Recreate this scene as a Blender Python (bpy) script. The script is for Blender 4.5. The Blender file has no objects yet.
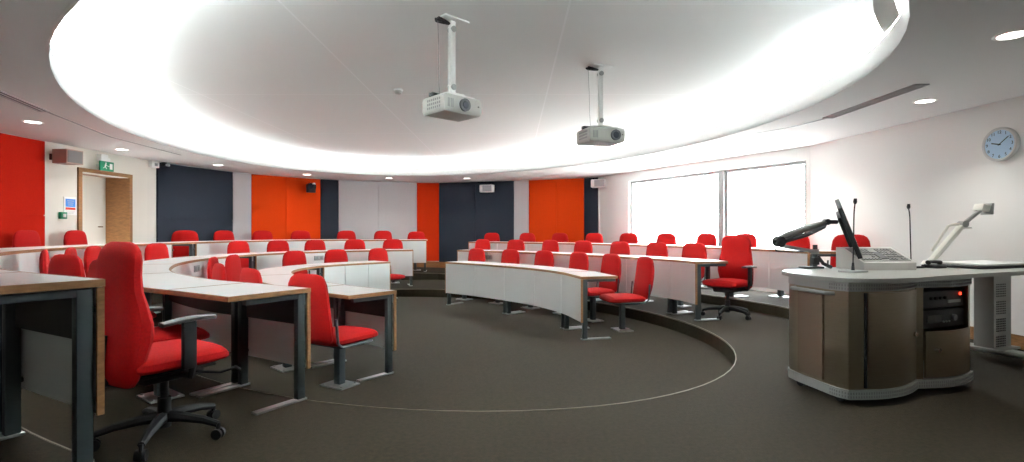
import bpy, bmesh, math, random
from mathutils import Vector, Matrix
random.seed(7)
C = bpy.context.scene.collection
PI = math.pi
F, CX, CY, EYE = 520.0, 512.0, 231.0, 1.12      # camera calibration of the photograph
CEIL, RECESS = 2.40, 2.70

# ------------------------------------------------------------------ materials
def mat(name, col, rough=.5, metal=0., noise=None, bump=None, spec=None, emit=None, sheen=None, trans=None):
    m = bpy.data.materials.new(name); m.use_nodes = True
    nt = m.node_tree; b = nt.nodes['Principled BSDF']
    b.inputs['Base Color'].default_value = (*col, 1)
    b.inputs['Roughness'].default_value = rough; b.inputs['Metallic'].default_value = metal
    if spec is not None: b.inputs['Specular IOR Level'].default_value = spec
    if sheen: b.inputs['Sheen Weight'].default_value = sheen; b.inputs['Sheen Tint'].default_value = (*[min(1, c*1.2) for c in col], 1)
    if emit: b.inputs['Emission Color'].default_value = (*emit[0], 1); b.inputs['Emission Strength'].default_value = emit[1]
    if trans: b.inputs['Transmission Weight'].default_value = trans
    if noise or bump:
        tc = nt.nodes.new('ShaderNodeTexCoord')
    if noise:                                     # (scale, amount, stretch)
        sc, amt, st = noise
        mp = nt.nodes.new('ShaderNodeMapping'); mp.inputs['Scale'].default_value = st
        nz = nt.nodes.new('ShaderNodeTexNoise'); nz.inputs['Scale'].default_value = sc; nz.inputs['Detail'].default_value = 6
        rp = nt.nodes.new('ShaderNodeValToRGB')
        rp.color_ramp.elements[0].position = .3; rp.color_ramp.elements[1].position = .7
        rp.color_ramp.elements[0].color = (*[c*(1-amt) for c in col], 1)
        rp.color_ramp.elements[1].color = (*[min(1, c*(1+amt)) for c in col], 1)
        nt.links.new(tc.outputs['Object'], mp.inputs['Vector']); nt.links.new(mp.outputs['Vector'], nz.inputs['Vector'])
        nt.links.new(nz.outputs['Fac'], rp.inputs['Fac']); nt.links.new(rp.outputs['Color'], b.inputs['Base Color'])
    if bump:
        n2 = nt.nodes.new('ShaderNodeTexNoise'); n2.inputs['Scale'].default_value = bump[0]; n2.inputs['Detail'].default_value = 3
        bp = nt.nodes.new('ShaderNodeBump'); bp.inputs['Strength'].default_value = bump[1]; bp.inputs['Distance'].default_value = .004
        nt.links.new(tc.outputs['Object'], n2.inputs['Vector'])
        nt.links.new(n2.outputs['Fac'], bp.inputs['Height']); nt.links.new(bp.outputs['Normal'], b.inputs['Normal'])
    return m

M = dict(
    carpet=mat('carpet', (.0190, .0132, .0070), .95, noise=(38, .3, (1, 1, 1)), bump=(160, .8), spec=.15),
    plaster=mat('white_plaster', (.84, .84, .82), .8, bump=(60, .05)),
    plaster_l=mat('cream_plaster', (.78, .75, .68), .8, bump=(60, .05)),
    soffit=mat('ceiling_paint', (.70, .69, .68), .85, bump=(60, .04)),
    red=mat('red_fabric', (.345, .003, .0026), .85, noise=(90, .12, (1, 1, 1)), bump=(420, .35), sheen=.15, spec=.2),
    orange=mat('orange_fabric', (.54, .040, .003), .9, noise=(60, .05, (1, 1, 1)), bump=(400, .2), spec=.1),
    redpanel=mat('red_panel_fabric', (.42, .011, .0035), .9, noise=(60, .05, (1, 1, 1)), bump=(400, .2), spec=.1),
    orangered=mat('orange_red_fabric', (.50, .026, .0035), .9, noise=(60, .05, (1, 1, 1)), bump=(400, .2), spec=.1),
    navy=mat('navy_fabric', (.020, .024, .034), .9, noise=(60, .08, (1, 1, 1)), bump=(400, .2), spec=.1),
    greyf=mat('light_grey_fabric', (.52, .50, .51), .9, noise=(60, .04, (1, 1, 1)), bump=(400, .2), spec=.1),
    laminate=mat('white_laminate', (.88, .87, .86), .34),
    panelw=mat('white_board', (.83, .86, .85), .42),
    oak=mat('oak', (.28, .13, .045), .45, noise=(14, .3, (1, 1, 9))),
    edge=mat('oak_edging', (.33, .16, .065), .45, noise=(20, .25, (1, 1, 4))),
    steel=mat('grey_painted_steel', (.050, .062, .068), .42, metal=.3),
    foot=mat('worn_aluminium', (.50, .51, .52), .4, metal=.8),
    black=mat('black_plastic', (.010, .010, .011), .6, spec=.25),
    darkpl=mat('charcoal_plastic', (.03, .03, .032), .5),
    tray=mat('dark_steel_tray', (.022, .014, .014), .55, metal=.2),
    brushed=mat('brushed_bronze_steel', (.31, .26, .19), .32, metal=.9, noise=(9, .08, (1, 1, 60))),
    silver=mat('silver_grey_plastic', (.38, .39, .38), .42, metal=.2),
    worktop=mat('pale_grey_worktop', (.33, .335, .31), .4),
    white=mat('white_plastic', (.87, .87, .85), .4),
    beige=mat('light_grey_casing', (.52, .51, .48), .45),
    green=mat('sign_green', (.0, .22, .10), .4),
    glassy=mat('lens_glass', (.01, .012, .02), .22, spec=.3),
    chrome=mat('chrome', (.8, .8, .8), .15, metal=1.),
    blue=mat('print_blue', (.06, .25, .70), .5),
    redp=mat('print_red', (.70, .05, .03), .5),
    face=mat('pale_blue_clock_face', (.50, .70, .90), .4),
    alum=mat('window_aluminium', (.30, .30, .30), .5, metal=.3),
    pave=mat('pale_paving', (.75, .75, .73), .8, noise=(4, .1, (1, 1, 1))),
    lampglow=mat('lamp_diffuser', (.9, .9, .9), .4, emit=((1, .95, .88), 5)),
    cove=mat('cove_tube', (.9, .9, .9), .4, emit=((.88, .985, 1), 255)),
    led=mat('red_indicator', (.8, .02, .01), .4, emit=((1, .05, .02), 2)),
    mid=mat('mid_grey', (.25, .25, .25), .5),
    nosing=mat('bronze_nosing', (.17, .145, .11), .5, metal=.4),
)
# recessed ceiling paint with board joints running through it
def ceiling_mat():
    m = mat('recess_ceiling_paint', (.87, .87, .85), .85)
    nt = m.node_tree; b = nt.nodes['Principled BSDF']
    g = nt.nodes.new('ShaderNodeNewGeometry'); sp = nt.nodes.new('ShaderNodeSeparateXYZ')
    nt.links.new(g.outputs['Position'], sp.inputs[0])
    def line(sock, period, off, w):
        a = nt.nodes.new('ShaderNodeMath'); a.operation = 'ADD'; a.inputs[1].default_value = off
        d = nt.nodes.new('ShaderNodeMath'); d.operation = 'PINGPONG'; d.inputs[1].default_value = period/2
        l = nt.nodes.new('ShaderNodeMath'); l.operation = 'LESS_THAN'; l.inputs[1].default_value = w
        nt.links.new(sock, a.inputs[0]); nt.links.new(a.outputs[0], d.inputs[0]); nt.links.new(d.outputs[0], l.inputs[0]); return l
    l1 = line(sp.outputs['X'], 2.0, 1.6+20, .008); l2 = line(sp.outputs['Y'], 2.4, -3.62+24, .008)
    mx = nt.nodes.new('ShaderNodeMath'); mx.operation = 'MAXIMUM'
    nt.links.new(l1.outputs[0], mx.inputs[0]); nt.links.new(l2.outputs[0], mx.inputs[1])
    r = nt.nodes.new('ShaderNodeMix'); r.data_type = 'RGBA'
    r.inputs['A'].default_value = (.87, .87, .85, 1); r.inputs['B'].default_value = (.95, .95, .94, 1)
    nt.links.new(mx.outputs[0], r.inputs['Factor']); nt.links.new(r.outputs['Result'], b.inputs['Base Color'])
    return m
M['recess'] = ceiling_mat()
def glass_mat():
    m = bpy.data.materials.new('window_glass'); m.use_nodes = True; nt = m.node_tree
    nt.nodes.remove(nt.nodes['Principled BSDF'])
    t = nt.nodes.new('ShaderNodeBsdfTransparent'); g = nt.nodes.new('ShaderNodeBsdfGlossy'); g.inputs['Roughness'].default_value = .02
    x = nt.nodes.new('ShaderNodeMixShader'); x.inputs[0].default_value = .06
    nt.links.new(t.outputs[0], x.inputs[1]); nt.links.new(g.outputs[0], x.inputs[2]); nt.links.new(x.outputs[0], nt.nodes['Material Output'].inputs[0])
    return m
M['glass'] = glass_mat()

# ------------------------------------------------------------------ mesh helpers
def rz(a): return Matrix.Rotation(a, 3, 'Z')
class MB:
    def __init__(s): s.bm = bmesh.new()
    def face(s, vs):
        try: s.bm.faces.new(vs)
        except ValueError: pass
    def box(s, c, d, R=None, bev=0):
        c = Vector(c); R = R or Matrix.Identity(3); x, y, z = d[0]/2, d[1]/2, d[2]/2
        v = [s.bm.verts.new(c + R @ Vector((i*x, j*y, k*z))) for i in (-1, 1) for j in (-1, 1) for k in (-1, 1)]
        fs = [s.bm.faces.new([v[i] for i in q]) for q in ((0, 1, 3, 2), (4, 6, 7, 5), (0, 4, 5, 1), (2, 3, 7, 6), (0, 2, 6, 4), (1, 5, 7, 3))]
        if bev:
            es = list({e for f in fs for e in f.edges})
            bmesh.ops.bevel(s.bm, geom=es, offset=bev, segments=2, affect='EDGES', profile=.5)
        return s
    def bar(s, p0, p1, w, t, up=(0, 0, 1), bev=0):
        p0, p1 = Vector(p0), Vector(p1); d = (p1-p0); L = d.length; d.normalize()
        u = Vector(up); x = d.cross(u)
        if x.length < 1e-4: x = d.cross(Vector((0, 1, 0)))
        x.normalize(); z = x.cross(d)
        R = Matrix((x, d, z)).transposed()
        return s.box((p0+p1)/2, (w, L, t), R, bev)
    def cyl(s, p0, p1, r, n=16, r2=None):
        return s.tube([p0, p1], [r, r if r2 is None else r2], n)
    def tube(s, pts, r, n=8):
        pts = [Vector(p) for p in pts]; rs = r if isinstance(r, (list, tuple)) else [r]*len(pts)
        rings = []; x = None
        for i, p in enumerate(pts):
            d = (pts[min(i+1, len(pts)-1)]-pts[max(i-1, 0)]).normalized()
            if x is None:
                x = d.cross(Vector((0, 0, 1)))
                if x.length < 1e-3: x = d.cross(Vector((0, 1, 0)))
            x = (x - d*x.dot(d)).normalized(); y = d.cross(x)
            rings.append([p + (x*math.cos(2*PI*k/n)+y*math.sin(2*PI*k/n))*rs[i] for k in range(n)])
        return s.loft(rings)
    def loft(s, rings, caps=True, closed=True):
        R = [[s.bm.verts.new(p) for p in r] for r in rings]; n = len(R[0])
        for a, b in zip(R, R[1:]):
            for k in range(n if closed else n-1): s.face((a[k], a[(k+1) % n], b[(k+1) % n], b[k]))
        if caps: s.face(R[0][::-1]); s.face(R[-1])
        return s
    def prism(s, poly, z0, z1):
        return s.loft([[Vector((p[0], p[1], z0)) for p in poly], [Vector((p[0], p[1], z1)) for p in poly]])
    def strip(s, A, B, z0, z1):                     # solid wall between two 2D polylines of equal length
        rings = []
        for a, b in zip(A, B):
            f = lambda q, p: q(p) if callable(q) else q
            rings.append([Vector((a[0], a[1], f(z0, a))), Vector((b[0], b[1], f(z0, a))), Vector((b[0], b[1], f(z1, a))), Vector((a[0], a[1], f(z1, a)))])
        return s.loft(rings)
    def build(s, name, m, parent=None, smooth=True, org=None):
        bmesh.ops.recalc_face_normals(s.bm, faces=s.bm.faces)
        if org is not None: bmesh.ops.translate(s.bm, verts=s.bm.verts, vec=-Vector(org))
        me = bpy.data.meshes.new(name); s.bm.to_mesh(me); s.bm.free()
        me.materials.append(m)
        if smooth:
            for p in me.polygons: p.use_smooth = True
            me.set_sharp_from_angle(angle=math.radians(35))
        o = bpy.data.objects.new(name, me); C.objects.link(o)
        if parent: o.parent = parent
        return o
def tag(o, label=None, cat=None, group=None, kind=None):
    for k, v in (('label', label), ('category', cat), ('group', group), ('kind', kind)):
        if v: o[k] = v
    return o
def empty(name, loc=(0, 0, 0), rot=0):
    o = bpy.data.objects.new(name, None); o.empty_display_size = .1; o.location = loc; o.rotation_euler = (0, 0, rot); C.objects.link(o); return o
def copy_tree(o, parent=None):
    c = o.copy(); C.objects.link(c); c.parent = parent
    for k in ('label', 'group'):
        if k in c and parent is None: del c[k]
    for ch in KIDS.get(o.name, []) or list(o.children): copy_tree(ch, c)
    return c
KIDS = {}
def struct(o, name=None): o['kind'] = 'structure'; return o

# ------------------------------------------------------------------ plan geometry
def catmull(P, n=12):
    P = [Vector(p) for p in P]; P = [2*P[0]-P[1]] + P + [2*P[-1]-P[-2]]; out = []
    for i in range(1, len(P)-2):
        a, b, c, d = P[i-1:i+3]
        for k in range(n):
            t = k/n
            out.append(.5*((2*b)+(c-a)*t+(2*a-5*b+4*c-d)*t*t+(3*b-a-3*c+d)*t**3))
    out.append(P[-2]); return out
class Curve:
    def __init__(s, pts, n=12, smooth=True):
        s.p = catmull(pts, n) if smooth else [Vector(p) for p in pts]
        s.s = [0]
        for a, b in zip(s.p, s.p[1:]): s.s.append(s.s[-1]+(b-a).length)
        s.L = s.s[-1]
    def at(s, t, off=0.):
        t0 = t; t = min(max(t, 0), s.L)
        i = 0
        while i < len(s.s)-2 and s.s[i+1] < t: i += 1
        k = (t-s.s[i])/max(s.s[i+1]-s.s[i], 1e-9)
        pos = s.p[i].lerp(s.p[i+1], k)
        e = .12; a = s.raw(max(t-e, 0)); b = s.raw(min(t+e, s.L)); d = (b-a).normalized()
        if t0 != t: pos = pos + d*(t0-t)
        n = Vector((d.y, -d.x))*s.side
        return pos + n*off, n, d
    side = 1
    def raw(s, t):
        t = min(max(t, 0), s.L); i = 0
        while i < len(s.s)-2 and s.s[i+1] < t: i += 1
        k = (t-s.s[i])/max(s.s[i+1]-s.s[i], 1e-9)
        return s.p[i].lerp(s.p[i+1], k)
    def seg(s, a, b, off=0., n=None):
        n = n or max(2, int(abs(b-a)/.12)+1)
        return [s.at(a+(b-a)*k/(n-1), off)[0] for k in range(n)]
    def find_px(s, px, off, lo=0, hi=None):          # arc length where the line of sight of that column crosses the curve
        hi = s.L+1.2 if hi is None else hi; best = None; tt = (px-CX)/F
        N = 400
        for k in range(N+1):
            t = lo+(hi-lo)*k/N; q = s.at(t, off)[0]; e = abs(q.x/q.y-tt)
            if best is None or e < best[0]: best = (e, t)
        return best[1]

WALL_L = [(-6.62, -3), (-6.62, 4), (-6.64, 6), (-6.66, 7.4)]
wall = Curve([(-6.62, -3), (-6.62, 2), (-6.62, 5), (-6.65, 7.4), (-6.62, 8.6), (-6.55, 9.6), (-6.10, 11.05), (-5.80, 11.62), (-4.75, 12.73),
              (-3.6, 13.35), (-2.3, 13.72), (-1.5, 13.62), (.4, 13.03), (2.09, 12.3)], 10)
wall.side = -1                                       # normal points out of the room
WIN0, WIN1 = Vector((2.45, 11.5)), Vector((4.49, 7.83))
RW1 = Vector((5.75, -3))
def wall_px(px): return wall.find_px(px, 0, lo=4, hi=wall.L)

def ell(c, a, b, ang, n=96, grow=0.):
    u = Vector((math.cos(ang), math.sin(ang))); v = Vector((-u.y, u.x)); c = Vector(c)
    return [c+u*(a+grow)*math.cos(2*PI*k/n)+v*(b+grow)*math.sin(2*PI*k/n) for k in range(n)]
PIT = dict(c=(-1.083, 6.634), a=3.779, b=2.849, ang=math.atan2(-.757, .654))
AP = dict(c=(-1.073, 6.974), a=5.328, b=3.732, ang=math.atan2(-.882, .472))

L0, L1 = -.15, 0.
LAMP = 30
def L2(p): return .19 - .055*min(max((p[0]+3.2)/2.0, 0), 1)*min(max((p[1]-2.5)/3.0, 0), 1)

# desk rows: pit-side edge of the worktop, from the near end round to the far end
rows = {}
def row(name, pts, side, level):
    c = Curve(pts, 14); c.side = side; c.level = level if callable(level) else (lambda p, l=level: l); rows[name] = c; return c
Lf1 = row('L1', [(-1.03, 4.65), (-1.75, 5.22), (-2.40, 5.95), (-2.85, 6.75), (-2.98, 7.45), (-2.78, 8.2), (-2.10, 9.0)], -1, L0)
Lf2 = row('L2', [(-1.34, 3.47), (-1.83, 3.77), (-2.39, 4.12), (-3.1, 4.78), (-3.6, 5.5), (-4.0, 6.3), (-4.22, 7.1), (-4.27, 7.9), (-4.14, 8.7), (-3.75, 9.45), (-3.05, 10.15), (-2.0, 10.55)], -1, L1)
Lf3 = row('L3', [(-1.61, 2.06), (-2.48, 2.56), (-3.5, 3.35), (-4.5, 4.57), (-5.1, 5.8), (-5.4, 7.2), (-5.47, 8.7), (-5.25, 10.0), (-4.55, 11.1), (-3.4, 11.75), (-1.96, 11.95)], -1, L2)
Rt1 = row('R1', [(.80, 6.02), (.63, 6.72), (.32, 7.35), (-.1, 7.9), (-.6, 8.45), (-1.15, 8.92)], 1, L0)
Rt2 = row('R2', [(2.28, 6.45), (2.10, 7.03), (1.36, 8.1), (.79, 8.78), (-.1, 9.68), (-1.1, 10.4)], 1, L1)
Rt3 = row('R3', [(3.56, 6.25), (3.42, 7.1), (2.65, 8.75), (1.93, 9.72), (.98, 10.65), (0, 11.35), (-1.0, 11.9)], 1, L2)

# ------------------------------------------------------------------ room shell
def fill_holes(outer, inner, z, name, m, inner2=None):
    bm = bmesh.new(); zf = z if callable(z) else (lambda p: z)
    es = []
    for loop in ([outer] + ([inner] if inner else [])):
        vs = [bm.verts.new((p[0], p[1], zf(p))) for p in loop]
        es += [bm.edges.new((vs[i], vs[(i+1) % len(vs)])) for i in range(len(vs))]
    bmesh.ops.triangle_fill(bm, use_beauty=True, edges=es)
    b = MB(); b.bm.free(); b.bm = bm; return b

wl = [wall.raw(wall.L*k/90) for k in range(91)]
room = [Vector((-6.62, -3))] + wl[1:] + [WIN0, WIN1, RW1]
big = [Vector((-6.8, -3.15))] + [wall.at(wall.L*k/60, .15)[0] for k in range(1, 61)] + [WIN0+Vector((.15, .1)), WIN1+Vector((.15, .05)), RW1+Vector((.15, -.15))]

def solid_holes(outer, inner, z0, z1, name, m):
    b = fill_holes(outer, inner, z0, name, m)
    r = bmesh.ops.extrude_face_region(b.bm, geom=b.bm.faces[:] + b.bm.edges[:] + b.bm.verts[:])
    bmesh.ops.translate(b.bm, verts=[v for v in r['geom'] if isinstance(v, bmesh.types.BMVert)], vec=(0, 0, z1-z0))
    return b
pit = ell(**PIT)
# one floor: main level with the sunken oval, its riser and the oval bottom
fb = fill_holes(big, pit, 0., 'f', M['carpet'])
n = len(pit)
lo = [fb.bm.verts.new((p.x, p.y, L0)) for p in pit]; hi = [fb.bm.verts.new((p.x, p.y, 0)) for p in pit]
for k in range(n): fb.face((lo[k], lo[(k+1) % n], hi[(k+1) % n], hi[k]))
fb.face(lo)
bmesh.ops.remove_doubles(fb.bm, verts=fb.bm.verts, dist=1e-4)
struct(fb.build('floor', M['carpet'], smooth=False))
# raised tier along the outer rows
nose = [Vector((-1.75, -3.0)), Vector((-1.45, .4)), Vector((-1.45, 1.6))] + Lf3.seg(.1, Lf3.L, .0, 70) + \
       [Vector((-1.7, 11.95)), Vector((-1.3, 11.8))] + Rt3.seg(Rt3.L, 0, .0, 50)
outer = [Vector((4.72, 5.6)), WIN1.copy(), WIN0.copy()] + wl[::-1]
tier = nose + outer
tb = fill_holes(tier, None, L2, 't', M['carpet'])
m_ = len(nose)
a = [tb.bm.verts.new((p.x, p.y, L2(p))) for p in nose + [outer[0]]]; c_ = [tb.bm.verts.new((p.x, p.y, .0)) for p in nose + [outer[0]]]
for k in range(m_): tb.face((c_[k], c_[k+1], a[k+1], a[k]))
bmesh.ops.remove_doubles(tb.bm, verts=tb.bm.verts, dist=1e-4)
tier_o = tb.build('floor', M['carpet'], smooth=False); struct(tier_o)
# aluminium nosings
def ribbon(loop, zf, closed, name, w_=.0035):
    b = MB(); rings = []
    N = len(loop)
    for i, p in enumerate(loop):
        d = (loop[(i+1) % N if closed else min(i+1, N-1)]-loop[(i-1) % N if closed else max(i-1, 0)]).normalized(); nn = Vector((-d.y, d.x))
        z = zf(p)
        q0, q1 = p-nn*w_, p+nn*w_
        rings.append([Vector((q0.x, q0.y, z-.012)), Vector((q1.x, q1.y, z-.012)), Vector((q1.x, q1.y, z+.004)), Vector((q0.x, q0.y, z+.004))])
    if closed: rings.append(rings[0])
    b.loft(rings, caps=not closed); o = b.build(name, M['nosing']); return struct(o)
ribbon(pit, lambda p: 0., True, 'trim_1')
ribbon(nose[2:], L2, False, 'trim_2')

# walls ------------------------------------------------------------------
def wall_strip(pts_in, pts_out, z0, z1, b): b.strip(pts_in, pts_out, z0, z1)
DOOR_A, DOOR_B, DOOR_H = None, None, 2.03
sA = wall.find_px(77, 0, lo=9.5, hi=13); sB = wall.find_px(131, 0, lo=9.5, hi=13.5)
sA, sB = sorted((sA, sB))
fr = .07
def wseg(a, b, off): return wall.seg(a, b, off, max(2, int((b-a)/.2)+2))
sBK = wall_px(157)
b = MB()
for (s0, s1, z0, z1) in ((0, sA+.02, -.3, 2.9), (sA+.02, sB-.02, DOOR_H, 2.9), (sB-.02, sBK, -.3, 2.9)):
    b.strip(wseg(s0, s1, 0), wseg(s0, s1, .15), z0, z1)
struct(b.build('wall_left', M['plaster_l'], smooth=False))
b = MB(); b.strip(wseg(sBK, wall.L, 0), wseg(sBK, wall.L, .15), -.3, 2.9)
d = (WIN0-wall.raw(wall.L)); nn = Vector((-d.y, d.x)).normalized()
p0 = wall.raw(wall.L); b.strip([p0, WIN0], [wall.at(wall.L, .15)[0], WIN0+Vector((.16, .08))], -.3, 2.9)
struct(b.build('wall_back', M['plaster'], smooth=False))
wd = (WIN1-WIN0); wn = Vector((wd.y, -wd.x)).normalized()*-1      # outward
if wn.x < 0: wn = -wn
def wp(t, off=0): return WIN0+wd*t+wn*off
b = MB(); T0, T1, SILL, HEAD = .045, .985, .22, 2.20
for (t0, t1, z0, z1) in ((0, T0, -.3, 2.9), (T0, T1, -.3, SILL), (T0, T1, HEAD, 2.9), (T1, 1, -.3, 2.9)):
    b.strip([wp(t0), wp(t1)], [wp(t0, .2), wp(t1, .2)], z0, z1)
rn = Vector((1, .12)).normalized()
b.strip([WIN1, RW1], [WIN1+rn*.2, RW1+rn*.2], -.3, 2.9)
struct(b.build('wall_right', M['plaster'], smooth=False))
b = MB(); b.strip([Vector((-6.7, -3)), RW1+Vector((.1, 0))], [Vector((-6.7, -3.15)), RW1+Vector((.1, -.15))], -.3, 2.9)
struct(b.build('wall_front', M['plaster'], smooth=False))
# window
def window(t0, t1, name):
    o = empty(name, (*wp((t0+t1)/2), SILL)); o['kind'] = 'structure'; org = (*wp((t0+t1)/2), SILL)
    R = rz(math.atan2(wd.y, wd.x)); f = MB(); L = (wp(t1)-wp(t0)).length; w = .05
    for z in (SILL+w/2, HEAD-w/2): f.box((*wp((t0+t1)/2, .08), z), (L, .06, w), R)
    for t in (t0, t1):
        q = wp(t, .08)+(wd.normalized()*(w/2 if t == t0 else -w/2)); f.box((*q, (SILL+HEAD)/2), (w, .06, HEAD-SILL-2*w), R)
    fo = f.build('window_frame', M['alum'], o, org=org)
    g = MB(); g.box((*wp((t0+t1)/2, .08), (SILL+HEAD)/2), (L-2*w, .008, HEAD-SILL-2*w), R); g.build('window_pane', M['glass'], o, org=org)
TM = .618
window(T0+.001, TM-.012, 'window_1'); window(TM+.012, T1-.001, 'window_2')
b = MB(); b.box((*wp(TM, .07), (SILL+HEAD)/2), (.10, .14, HEAD-SILL-.01), rz(math.atan2(wd.y, wd.x))); struct(b.build('trim_3', M['alum']))
# paving outside
b = MB(); b.prism([(2.8, 16), (16, 22), (26, 8), (16, -2), (5.6, 6), (4.95, 8.1)], -.45, -.35); struct(b.build('ground', M['pave']))

# ceiling: soffit with the oval opening, fascia, cove and raised ceiling
ap = ell(**AP)
sb = solid_holes(big, ap, CEIL, CEIL+.03, 'c', M['soffit']); struct(sb.build('ceiling', M['soffit'], smooth=False))
def ring(c0, c1, z0, z1):
    b = MB(); N = len(c0); r = []
    for k in range(N+1):
        p, q = c0[k % N], c1[k % N]
        r.append([Vector((*p, z0)), Vector((*q, z0)), Vector((*q, z1)), Vector((*p, z1))])
    return b.loft(r, caps=False)
struct(ring(ell(**AP), ell(**AP, grow=.025), CEIL-.002, CEIL+.18).build('trim_4', M['soffit']))
up = MB(); up.prism(ell(**AP, grow=.75), RECESS, RECESS+.05); struct(up.build('ceiling', M['recess'], smooth=False))
struct(ring(ell(**AP, grow=.72), ell(**AP, grow=.76), CEIL+.03, RECESS).build('trim_5', M['soffit']))
tag(ring(ell(**AP, grow=.16), ell(**AP, grow=.22), CEIL+.13, CEIL+.175).build('cove_light', M['cove']),
    'hidden bright strip light ringing the oval ceiling recess', 'light')

# baseboards in oak
def baseboard(pts, zf, name, h=.10):
    rings = []; N = len(pts); b = MB()
    for i, p in enumerate(pts):
        d = (pts[min(i+1, N-1)]-pts[max(i-1, 0)]).normalized(); nn = Vector((d.y, -d.x)); q = p+nn*.018; p = p+nn*.001; z = zf(p)
        rings.append([Vector((*p, z+.001)), Vector((*q, z+.001)), Vector((*q, z+h)), Vector((*p, z+h))])
    b.loft(rings); struct(b.build(name, M['oak']))
baseboard(wseg(sBK, wall.L, 0), L2, 'baseboard_back', .16)
baseboard(wseg(sB, sBK, 0), L2, 'baseboard_left')
baseboard(wseg(0, sA, 0), L2, 'baseboard_left')
baseboard([WIN1.lerp(RW1, .22), RW1], lambda p: 0, 'baseboard_right', .13)

# ------------------------------------------------------------------ wall panels
def wall_panel(s0, s1, m, label, colname, seam=1.34, top=CEIL-.012):
    mid_ = wall.raw((s0+s1)/2); org = (*mid_, L2(mid_))
    o = empty('acoustic_panel', org); tag(o, label, 'wall panel')
    g = .006; z0 = L2(mid_)+.165
    for (za, zb) in ((z0, seam-.009), (seam+.009, top)):
        b = MB(); n_ = max(3, int((s1-s0)/.2)+2)
        b.strip(wall.seg(s0+g, s1-g, -.03, n_), wall.seg(s0+g, s1-g, -.010, n_), za, zb); b.build('panel_board', m, o, org=org)
    b = MB(); b.strip(wall.seg(s0+.001, s1-.001, -.0095, n_), wall.seg(s0+.001, s1-.001, -.001, n_), z0, top); b.build('panel_backing', m, o, org=org)
P = [(157, 232, 'navy', 'wide dark navy wall panel between the door wall and the first grey strip'),
     (232, 251, 'greyf', 'narrow light grey wall panel left of the orange pair with the camera'),
     (251, 286, 'orange', 'orange wall panel directly right of the narrow grey strip on the left'),
     (286, 320, 'orange', 'orange wall panel that carries the black wall camera'),
     (320, 338, 'navy', 'narrow navy wall panel between the orange pair and the wide grey pair'),
     (338, 377.5, 'greyf', 'light grey wall panel, left one of the wide grey pair'),
     (377.5, 417, 'greyf', 'light grey wall panel, right one of the wide grey pair'),
     (417, 440, 'orangered', 'orange red wall panel at the head of the middle aisle'),
     (440, 477, 'navy', 'dark navy wall panel just right of the aisle'),
     (477, 514, 'navy', 'dark navy wall panel behind the small white wall speaker'),
     (514, 529, 'greyf', 'narrow light grey wall panel between navy and bright orange on the right'),
     (529, 557, 'orange', 'bright orange wall panel, left one of the pair nearest the window'),
     (557, 585, 'orange', 'bright orange wall panel, right one of the pair nearest the window'),
     (585, 598, 'navy', 'narrow navy wall panel closest to the window')]
for x0, x1, m, lab in P: wall_panel(wall_px(x0), wall_px(x1), M[m], lab, m)
sR = wall_px(44)
wall_panel(sR-1.2, sR, M['redpanel'], 'deep red wall panel at the left edge, beside the doorway wall', 'red')
wall_panel(sR-2.4, sR-1.2, M['redpanel'], 'deep red wall panel nearest the camera at the far left', 'red')

# ------------------------------------------------------------------ door
def door():
    A, B = wall.raw(sA), wall.raw(sB); d = (B-A).normalized(); nout = Vector((-d.y, d.x))
    zf = L2(A); org = (*A, zf); o = empty('door_1', org); o['kind'] = 'structure'
    dep = .47; R = rz(math.atan2(d.y, d.x)); W = (B-A).length
    f = MB()
    for q in (A+d*fr/2, B-d*fr/2):
        c = q+nout*(dep/2-.012); f.box((*c, (zf+2.07)/2+.0), (fr-.004, dep+.03, 2.07-zf), R)
    c = A+d*W/2+nout*(dep/2-.012); f.box((*c, 2.07-fr/2+.03), (W, dep+.03, .06), R)
    f.build('door_frame', M['oak'], o, org=org)
    l = MB(); c = A+d*W/2+nout*(dep-.05); l.box((*c, (zf+2.045)/2), (W-2*fr+.02, .045, 2.045-zf-.005), R); lo_ = l.build('door_leaf', M['plaster_l'], o, org=org)
    h = MB(); c = B-d*(fr+.12)+nout*(dep-.09); h.tube([(*c, zf+1.0), (*(c-nout*.03), zf+1.0), (*(c-nout*.03-d*.1), zf+1.0)], .01); h.build('door_handle', M['chrome'], lo_, org=org)
door()
# recess side walls behind the door frame
# ------------------------------------------------------------------ wall fixtures
def wall_frame(px, out=0):
    s = wall_px(px); p, nn, d = wall.at(s, -out); return p, -nn, d          # point, into-room normal, direction left to right
def fixture(name, px, z, label, cat, out=0.):
    p, nn, d = wall_frame(px); o = empty(name, (*(p+nn*out), z), math.atan2(nn.y, nn.x)+PI/2); tag(o, label, cat); return o  # local -Y faces the room
def zat(px, y): s = wall_px(px); return EYE+(CY-y)*wall.raw(s).y/F
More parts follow.
